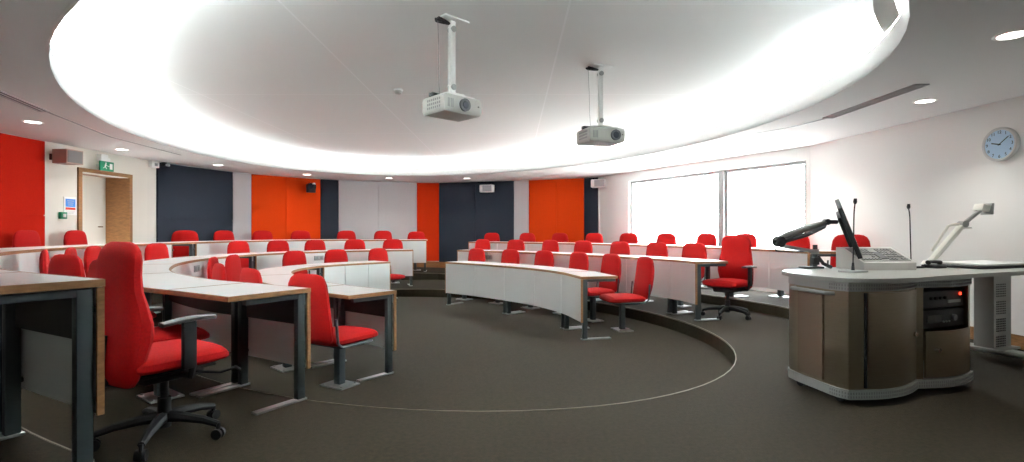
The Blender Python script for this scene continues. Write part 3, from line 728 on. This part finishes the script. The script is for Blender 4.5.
# ------------------------------------------------------------------ lectern station
U = Vector((.932, .362)); V = Vector((-.362, .932)); O = Vector((2.10, 3.27)); TOP = .82
def uv(u, v): return O+U*u+V*v
ang = math.atan2(U.y, U.x); RL = rz(ang)
o = empty('lectern_desk', (O.x, O.y, 0), ang); tag(o, 'large mobile lectern with bronze metal cabinets and a pale grey worktop', 'lectern')
def arc(cx, cy, r, a0, a1, n=8, ry=None): return [(cx+r*math.cos(math.radians(a0+(a1-a0)*k/n)), cy+(ry or r)*math.sin(math.radians(a0+(a1-a0)*k/n))) for k in range(n+1)]
top = [(.5, -.12), (.65, -.105), (.8, -.085), (1.26, -.06), (1.85, -.045), (2.75, -.045), (2.75, .80), (.6, .76), (.3, .72), (.16, .62), (.06, .46), (.0, .25), (.0, .12), (.03, .03), (.12, -.05), (.3, -.105)]
b = MB(); b.prism(top, TOP-.028, TOP-.004)
t2 = [(x*.998+.002, y*.995) for x, y in top]; b.prism(t2, TOP-.004, TOP); b.build('worktop', M['worktop'], o)
# cabinets: plan outlines with bowed fronts
def bow(u0, u1, v0, d, n=10): return [(u0+(u1-u0)*k/n, v0-d*math.sin(PI*k/n)) for k in range(n+1)]
cabA = [(.19, .58), (.14, .53), (.11, .45), (.045, .16), (.035, .09)] + bow(.05, .70, .02, .075)[0:] + [(.70, .58)]
cabB = bow(.71, 1.31, .02, .06) + [(1.31, .56)]
for nm, outl, lab in (('cabinet_body', cabA, 'rounded bronze cabinet'), ('cabinet_body', cabB, 'narrower bronze cabinet')):
    b = MB()
    if outl is cabB:   # shell with an opening for the rack
        front = bow(.71, 1.31, .02, .06, 12)
        b.prism([front[0], front[1], (front[1][0], .04), (.71, .04)], .11, TOP-.085)
        b.prism([front[-2], front[-1], (1.31, .04), (front[-2][0], .04)], .11, TOP-.085)
        b.box((.7175, .30, .42), (.015, .50, .61)); b.box((1.3025, .30, .42), (.015, .50, .61)); b.box((1.01, .55, .42), (.58, .02, .61))
    else: b.prism(outl, .11, TOP-.085)
    cb = b.build(nm, M['brushed'], o)
    if outl is cabA: A_ = cb
    else: B_ = cb
    # ventilated top and bottom bands
    for z0, z1, g_ in ((TOP-.085, TOP-.028, .008), (.05, .11, .014)):
        cxx = sum(p[0] for p in outl)/len(outl); cyy = .25
        gr = [(p[0]+(g_ if p[0] > cxx else -g_)*.8, p[1]-(g_ if p[1] < .3 else 0)) for p in outl]
        b = MB(); b.prism(gr, z0, z1); bd = b.build('vent_band', M['silver'], o)
        b = MB(); fr_ = [p for p in gr if p[1] < .3]; cc = Curve(fr_, 1, smooth=False); cc.side = 1; nsl = int(cc.L/.017)
        for k in range(1, nsl):
            p, nn, d = cc.at(k*cc.L/nsl, 0); R = rz(math.atan2(d.y, d.x))
            for zz in ((z0+z1)/2+.010, (z0+z1)/2-.012): b.box((p.x, p.y, zz), (.007, .006, .015), R)
        b.build('vent_slots', M['mid'], bd)
def door_panel(outline_u0, outline_u1, u0, u1, v0, d, z0, z1, parent, out=.012):
    n = 8; pts = []
    for k in range(n+1):
        u = u0+(u1-u0)*k/n; f_ = (u-outline_u0)/(outline_u1-outline_u0); pts.append((u, v0-d*math.sin(PI*f_)))
    b = MB(); b.strip([Vector((p[0], p[1]-out)) for p in pts], [Vector((p[0], p[1]-.001)) for p in pts], z0, z1); return b.build('cabinet_door', M['brushed'], parent)
dr = door_panel(.05, .70, .16, .685, .02, .075, .12, TOP-.095, A_)
b = MB(); b.cyl((.63, .0, .43), (.63, -.034, .43), .016, 12); b.build('door_lock', M['chrome'], dr)
b = MB(); b.strip([Vector((.145, -.022)), Vector((.157, -.026))], [Vector((.145, .01)), Vector((.157, .01))], .12, TOP-.095); b.build('door_gap', M['black'], A_)
dr = door_panel(.71, 1.31, .765, 1.255, .02, .06, .12, .435, B_)
b = MB(); b.cyl((.84, -.02, .31), (.84, -.056, .31), .016, 12); b.build('door_lock', M['chrome'], dr)
# end panel inset and handle bar
e0_, e1_ = Vector((.052, .19)), Vector((.104, .42)); ed = (e1_-e0_).normalized(); en_ = Vector((-ed.y, ed.x))
b = MB(); b.strip([e0_, e1_], [e0_+en_*.014, e1_+en_*.014], .13, TOP-.10); b.build('end_panel', mat('brown_steel', (.27, .205, .155), .4, metal=.85), A_)
b = MB(); h0_, h1_ = e0_-ed*.09, e1_+ed*.04; b.tube([(*h1_, TOP-.105), (*(h1_+en_*.045-ed*.02), TOP-.105), (*(h0_+en_*.045+ed*.02), TOP-.105), (*h0_, TOP-.105)], .013, 8); b.build('handle_bar', M['silver'], A_)
for (x, y) in ((.18, .46), (.12, .12), (.62, .06), (1.24, .09), (1.24, .48)):
    b = MB()
    for s in (-1, 1): b.cyl((x+s*.006, y, .03), (x+s*.022, y, .03), .03, 14)
    b.cyl((x, y, .03), (x, y, .052), .012, 10); b.build('caster', M['black'], o)
# open rack shelf and rack units
b = MB(); b.box((1.01, .29, .441), (.57, .48, .012)); b.build('rack_shelf', M['darkpl'], B_)
def rack(z, h, label, name, kind):
    r = empty(name, (*uv(1.01, .03), z), ang); tag(r, label, 'rack unit')
    b = MB(); b.box((0, .19, h/2), (.44, .36, h), bev=.003); b.box((0, .0, h/2), (.47, .012, h), bev=.002); b.build('casing', M['darkpl'], r)
    b = MB()
    if kind == 0:
        for k in range(4): b.cyl((-.14+.05*k, -.006, h*.6), (-.14+.05*k, -.02, h*.6), .011, 12)
        b.build('knob', M['black'], r)
        b = MB(); b.box((.12, -.008, h*.35), (.14, .006, .02)); b.build('disc_tray', M['silver'], r)
        b = MB(); b.box((.19, -.008, h*.8), (.02, .006, .02)); b.build('indicator', M['led'], r)
    else:
        b.box((-.1, -.008, h*.5), (.16, .006, .05)); b.build('display', M['glassy'], r)
        b = MB(); b.cyl((.11, -.006, h*.5), (.11, -.024, h*.5), .022, 16); b.build('volume_knob', M['mid'], r)
        for k in range(3): b = MB(); b.cyl((.0+.03*k, -.006, h*.3), (.0+.03*k, -.014, h*.3), .007, 10); b.build('push_button', M['silver'], r)
rack(.4475, .12, 'lower black rack unit with a round volume knob', 'amplifier', 1)
rack(.585, .11, 'upper black rack unit with a silver disc tray', 'disc_player', 0)
# perforated leg column and foot of the table part
b = MB(); b.prism([(2.29, .40), (2.31, .365), (2.56, .365), (2.58, .40), (2.58, .50), (2.29, .50)], .10, TOP-.085); col_ = b.build('leg_column', M['silver'], o)
for q in range(4):
    b = MB()
    for k in range(6):
        for j in range(6): b.box((2.35+.024*k+.0, .364, .66-.15*q-.02*j), (.012, .004, .010))
    b.build('perforations', M['darkpl'], col_)
b = MB(); b.prism([(2.27, .32), (2.60, .32), (2.62, .54), (2.25, .54)], TOP-.085, TOP-.028); b.build('column_head', M['silver'], o)
b = MB(); b.box((2.435, .40, .078), (.13, .66, .045), bev=.015); b.box((2.435, .42, .106), (.36, .2, .02), bev=.008); b.build('foot_rail', M['silver'], o)
for (x, y) in ((2.435, .12), (2.435, .68)):
    b = MB()
    for s in (-1, 1): b.cyl((x+s*.006, y, .027), (x+s*.022, y, .027), .027, 14)
    b.cyl((x, y, .03), (x, y, .057), .012, 8); b.build('caster', M['black'], o)

# things on the lectern
def L3(px, y, z=None, Y=None):
    if Y is None: Y = F*(EYE-z)/(y-CY)
    return Vector(((px-CX)/F*Y, Y, EYE+(CY-y)*Y/F))
# monitor arm
pb = L3(815, 268.5, TOP); pb.z = TOP
o = empty('monitor_stand', pb); tag(o, 'black articulated monitor arm clamped at the left end of the lectern', 'monitor arm')
elbow = L3(779, 241, Y=3.9); low = L3(812, 250.5, Y=4.15); head = L3(833, 222, Y=4.0)
b = MB(); b.cyl((0, 0, .0), (0, 0, .19), .018, 16); b.build('post', M['steel'], o)
b = MB(); b.box((-.03, 0, .0095), (.16, .09, .015), bev=.004); b.box((0, 0, .06), (.05, .05, .06), bev=.006); b.tube([(.02, 0, .10), (.06, -.01, .04), (.12, -.02, .01)], .014, 8); b.build('clamp', M['darkpl'], o)
l0 = Vector((0, 0, .135)); e0 = elbow-pb; h0 = head-pb
b = MB(); b.cyl(l0-Vector((0, 0, .02)), l0+Vector((0, 0, .02)), .03, 16); b.tube([l0, l0.lerp(e0-Vector((0, 0, .035)), .95)], .014, 8); b.build('lower_arm', M['silver'], o)
b = MB(); b.cyl(e0+Vector((0, -.03, -.005)), e0+Vector((0, .03, -.005)), .04, 18); b.build('elbow_joint', M['black'], o)
b = MB(); b.tube([e0+Vector((.0, 0, .015)), e0.lerp(h0, .12)+Vector((0, 0, .022)), e0.lerp(h0, .5)+Vector((0, 0, .024)), e0.lerp(h0, .8)+Vector((0, 0, .014)), h0+Vector((-.05, 0, .0))], [.022, .025, .027, .021, .013], 10); b.build('upper_arm', mat('arm_grey', (.10, .10, .09), .35), o)
b = MB(); b.tube([e0+Vector((.0, -.02, -.01)), e0.lerp(h0, .5)+Vector((0, -.02, -.022)), e0.lerp(h0, .8)+Vector((0, -.02, -.01)), h0+Vector((-.05, 0, -.0))], [.017, .018, .013, .010], 8); b.build('arm_cover', M['black'], o)
b = MB(); b.cyl(h0+Vector((-.05, -.02, 0)), h0+Vector((-.05, .02, 0)), .024, 14); b.tube([h0+Vector((-.05, 0, 0)), h0+Vector((.0, 0, -.0)), h0+Vector((.035, .01, -.0))], .016, 8); b.build('head_joint', M['darkpl'], o)
b = MB(); b.tube([e0+Vector((-.01, -.03, 0)), e0+Vector((-.05, -.03, -.03)), e0+Vector((-.03, -.02, -.075)), l0+Vector((-.1, -.02, .0))], .005, 6); b.build('cable', M['black'], o)
# monitor
mt = L3(838, 203.5, Y=4.1); mb_ = L3(858, 252, Y=4.1); mc = (mt+mb_)/2+Vector((-.0, 0, 0))
hv = (mt-mb_); H_ = hv.length; hv.normalize(); wv = Vector((.55, .835, 0)); wv = (wv-hv*wv.dot(hv)).normalized(); nv = wv.cross(hv)
R = Matrix((wv, hv, nv)).transposed()
o = empty('monitor', (mc.x, mc.y, mc.z)); tag(o, 'black flat monitor seen nearly edge on, held by the arm on the lectern', 'monitor')
b = MB(); b.box((0, 0, 0), (.44, H_, .032), R, bev=.005)
sg = -1 if (nv.x < 0) else 1
b.box(-nv*sg*.027, (.30, H_*.6, .03), R, bev=.01); b.build('monitor_casing', M['black'], o)
b = MB(); b.box(nv*sg*.0162, (.42, H_-.05, .002), R); b.build('screen', M['glassy'], o)
# control console
cpos = L3(873, 268, TOP); yaw = ang-.10
cn = Vector(((868-512)/F*4.05, 4.05))
o = empty('control_console', (cn.x+.10, cn.y+.07, TOP), ang-.28); o.scale = (.9, .9, 1.05); tag(o, 'light grey sloping control console with rows of buttons on the lectern', 'control console')
prof = [(-.17, 0), (-.17, .055), (.10, .16), (.16, .16), (.16, 0)]
b = MB(); b.loft([[Vector((x, p[0], p[1])) for p in prof] for x in (-.24, .24)]); b.build('console_case', M['beige'], o)
sl = math.atan2(.105, .27); Rs = Matrix.Rotation(sl, 3, 'X'); rnd = random.Random(5)
b = MB()
b.box((-.0, -.035, .1095), (.43, .24, .004), Rs); pnl = b.build('console_panel', mat('console_face', (.22, .215, .20), .5), o)
b = MB()
for i in range(14):
    for j in range(5):
        yy = -.12+.04*j
        if i in (6, 7) or rnd.random() < .12: continue
        b.box((-.20+.03*i, yy, .055+(yy+.17)*math.tan(sl)+.006), (.018, .018, .01), Rs)
b.build('keypad', M['mid'], pnl)
b = MB(); b.box((.0, -.06, .055+.11*math.tan(sl)+.005), (.07, .12, .006), Rs); b.build('display', M['darkpl'], pnl)
b = MB(); b.cyl((.02, -.174, .03), (-.0, -.165, .03), .0, 6) if False else None
# gooseneck microphones
def mic(px, yb, ytip, lean, label, Y):
    p = Vector(((px-CX)/F*Y, Y, TOP)); zt = EYE+(CY-ytip)*Y/F-TOP; o = empty('gooseneck_microphone', p); tag(o, label, 'microphone')
    b = MB(); b.box((0, 0, .008), (.17, .11, .014), rz(ang), bev=.004); b.build('microphone_base', M['silver'] if px < 880 else M['black'], o)
    b = MB(); b.cyl((0, 0, .014), (0, 0, .07), .012, 12, .007); b.tube([tuple(q) for q in catmull([(0, 0, .06), (lean*.3, 0, zt*.5), (lean*.5, 0, zt*.8), (lean, 0, zt-.03)], 6)], .0045, 8); b.build('gooseneck', M['black'], o)
    b = MB(); b.tube([(lean, 0, zt-.04), (lean, 0, zt-.025), (lean*1.02, -.003, zt)], [.008, .013, .010], 12); b.build('microphone_head', M['black'], o)
mic(853, 270, 198.5, .015, 'thin black gooseneck microphone beside the monitor', 3.78)
mic(911, 267, 204, -.02, 'thin black gooseneck microphone right of the control console', 4.22)
p = Vector(((890-CX)/F*4.35, 4.35, TOP)); 
# small black puck (phone) and closed laptop
p = L3(934, 268, TOP); o = empty('desk_phone', (p.x, p.y, TOP), ang); tag(o, 'small black telephone lying right of the second microphone', 'telephone')
b = MB(); b.box((0, 0, .014), (.13, .12, .026), bev=.008); b.build('phone_base', M['black'], o)
b = MB(); b.tube([(-.075, 0, .045), (-.05, 0, .052), (.05, 0, .05), (.075, 0, .042)], [.02, .013, .013, .02], 10); b.build('handset', M['darkpl'], o)
p = Vector((3.93, 4.36)); o = empty('light_box', (p.x, p.y, TOP), ang-.05); tag(o, 'flat white board with a black rim lying at the right of the lectern', 'light box')
b = MB(); b.box((0, 0, .010), (.74, .42, .018), bev=.006); b.build('black_rim', M['black'], o)
b = MB(); b.box((.06, .01, .029), (.64, .38, .018), bev=.005); b.build('white_board', M['white'], o)
# pale articulated arm behind
pb = Vector((3.78, 4.70, TOP)); o = empty('document_camera', pb); tag(o, 'pale cream articulated arm with a small plate, standing at the back of the lectern', 'camera arm')
q1 = L3(950, 226, Y=4.66)-pb; q2 = L3(963, 224, Y=4.66)-pb; q3 = L3(984, 208, Y=4.66)-pb
cream = mat('cream_plastic', (.74, .73, .66), .4)
b = MB(); b.cyl((0, 0, 0), (0, 0, .03), .07, 20, .05); b.build('arm_base', cream, o)
b = MB(); b.bar((0, 0, .02), tuple(q2), .035, .06, (0, 1, 0), bev=.008); b.build('lower_arm', cream, o)
b = MB(); b.tube([(.03, .02, .12), tuple(q1+Vector((0, .02, 0))), tuple(q1+Vector((.03, .02, .01))), tuple(q2)], .012, 8); b.build('support_rod', cream, o)
b = MB(); b.cyl(q2+Vector((0, -.03, 0)), q2+Vector((0, .03, 0)), .03, 16); b.tube([q2, q3], [.02, .014], 10); b.build('upper_arm', M['silver'], o)
b = MB(); b.box(q3+Vector((-.02, 0, .0)), (.07, .10, .06), Matrix.Rotation(.3, 3, 'Y'), bev=.006); b.build('camera_head', cream, o)
b = MB(); b.box(q3+Vector((.03, 0, -.01)), (.02, .11, .10), Matrix.Rotation(.08, 3, 'Y'), bev=.003); b.build('end_plate', M['silver'], o)
b = MB(); b.box(q2+Vector((.02, 0, -.035)), (.09, .04, .02), bev=.006); b.build('lamp_head', M['white'], o)
# ------------------------------------------------------------------ clock
cy_ = 5.02; yc = 520/489*0
def rwall(px):
    d_ = RW1-WIN1; tt = (px-CX)/F; t = (tt*WIN1.y-WIN1.x)/(d_.x-tt*d_.y); return WIN1+d_*t
q = rwall(1003); zc = EYE+(CY-144.5)*q.y/F
o = empty('wall_clock', (*q, zc), math.atan2(-rn.y, -rn.x)+PI/2); tag(o, 'round silver rimmed wall clock with a pale blue face on the right wall', 'clock')
b = MB(); R_ = .166; n = 40
b.loft([[Vector((r*math.cos(2*PI*k/n), -y, r*math.sin(2*PI*k/n))) for k in range(n)] for r, y in ((R_-.01, .001), (R_, .012), (R_, .045), (R_-.008, .052), (R_-.022, .050), (R_-.026, .040))], caps=False); b.build('clock_rim', mat('clock_silver', (.62, .63, .64), .35), o)
b = MB(); b.cyl((0, -.001, 0), (0, -.04, 0), R_-.025, n); b.build('clock_face', M['face'], o)
b = MB()
def glyph(txt, cx, cz, h, par, m, y=-.0415):
    cu = bpy.data.curves.new('t', 'FONT'); cu.body = txt; cu.size = h; cu.align_x = 'CENTER'; cu.align_y = 'CENTER'; cu.extrude = .0008
    t = bpy.data.objects.new('t', cu); C.objects.link(t); dg = bpy.context.evaluated_depsgraph_get(); me = bpy.data.meshes.new_from_object(t.evaluated_get(dg))
    bpy.data.objects.remove(t); me.transform(Matrix.Translation((cx, y, cz)) @ Matrix.Rotation(PI/2, 4, 'X')); return me
bmn = bmesh.new()
for h in range(1, 13):
    a_ = math.radians(90-30*h); me = glyph(str(h), .118*math.cos(a_), .118*math.sin(a_), .042, o, M['black']); bmn.from_mesh(me)
b.bm.free(); b.bm = bmn; b.build('clock_numerals', M['darkpl'], o, smooth=False)
for nm, a_, ln, w in (('hour_hand', 285, .075, .010), ('minute_hand', 52, .11, .007)):
    r_ = math.radians(90-a_); b = MB(); b.bar((-.015*math.cos(r_), -.044, -.015*math.sin(r_)), (ln*math.cos(r_), -.044, ln*math.sin(r_)), w, .002, (0, 1, 0)); b.build(nm, M['black'], o)

# ------------------------------------------------------------------ light
w = bpy.data.worlds.new('daylight'); bpy.context.scene.world = w; w.use_nodes = True
nt = w.node_tree; bg = nt.nodes['Background']; bg.inputs['Color'].default_value = (.90, .98, 1, 1); bg.inputs['Strength'].default_value = 14
# ------------------------------------------------------------------ camera
cam = bpy.data.cameras.new('camera'); cam.sensor_width = 36; cam.lens = 36*F/1024; cam.clip_start = .05
co = bpy.data.objects.new('camera', cam); C.objects.link(co); co.location = (0, 0, EYE); co.rotation_euler = (PI/2, 0, 0)
sc = bpy.context.scene; sc.camera = co
sc.view_settings.view_transform = 'Standard'; sc.view_settings.look = 'None'; sc.view_settings.gamma = 1; sc.view_settings.use_curve_mapping = False
sc.view_settings.exposure = 0.82
sc.cycles.use_denoising = True
sc.cycles.max_bounces = 10; sc.cycles.diffuse_bounces = 6
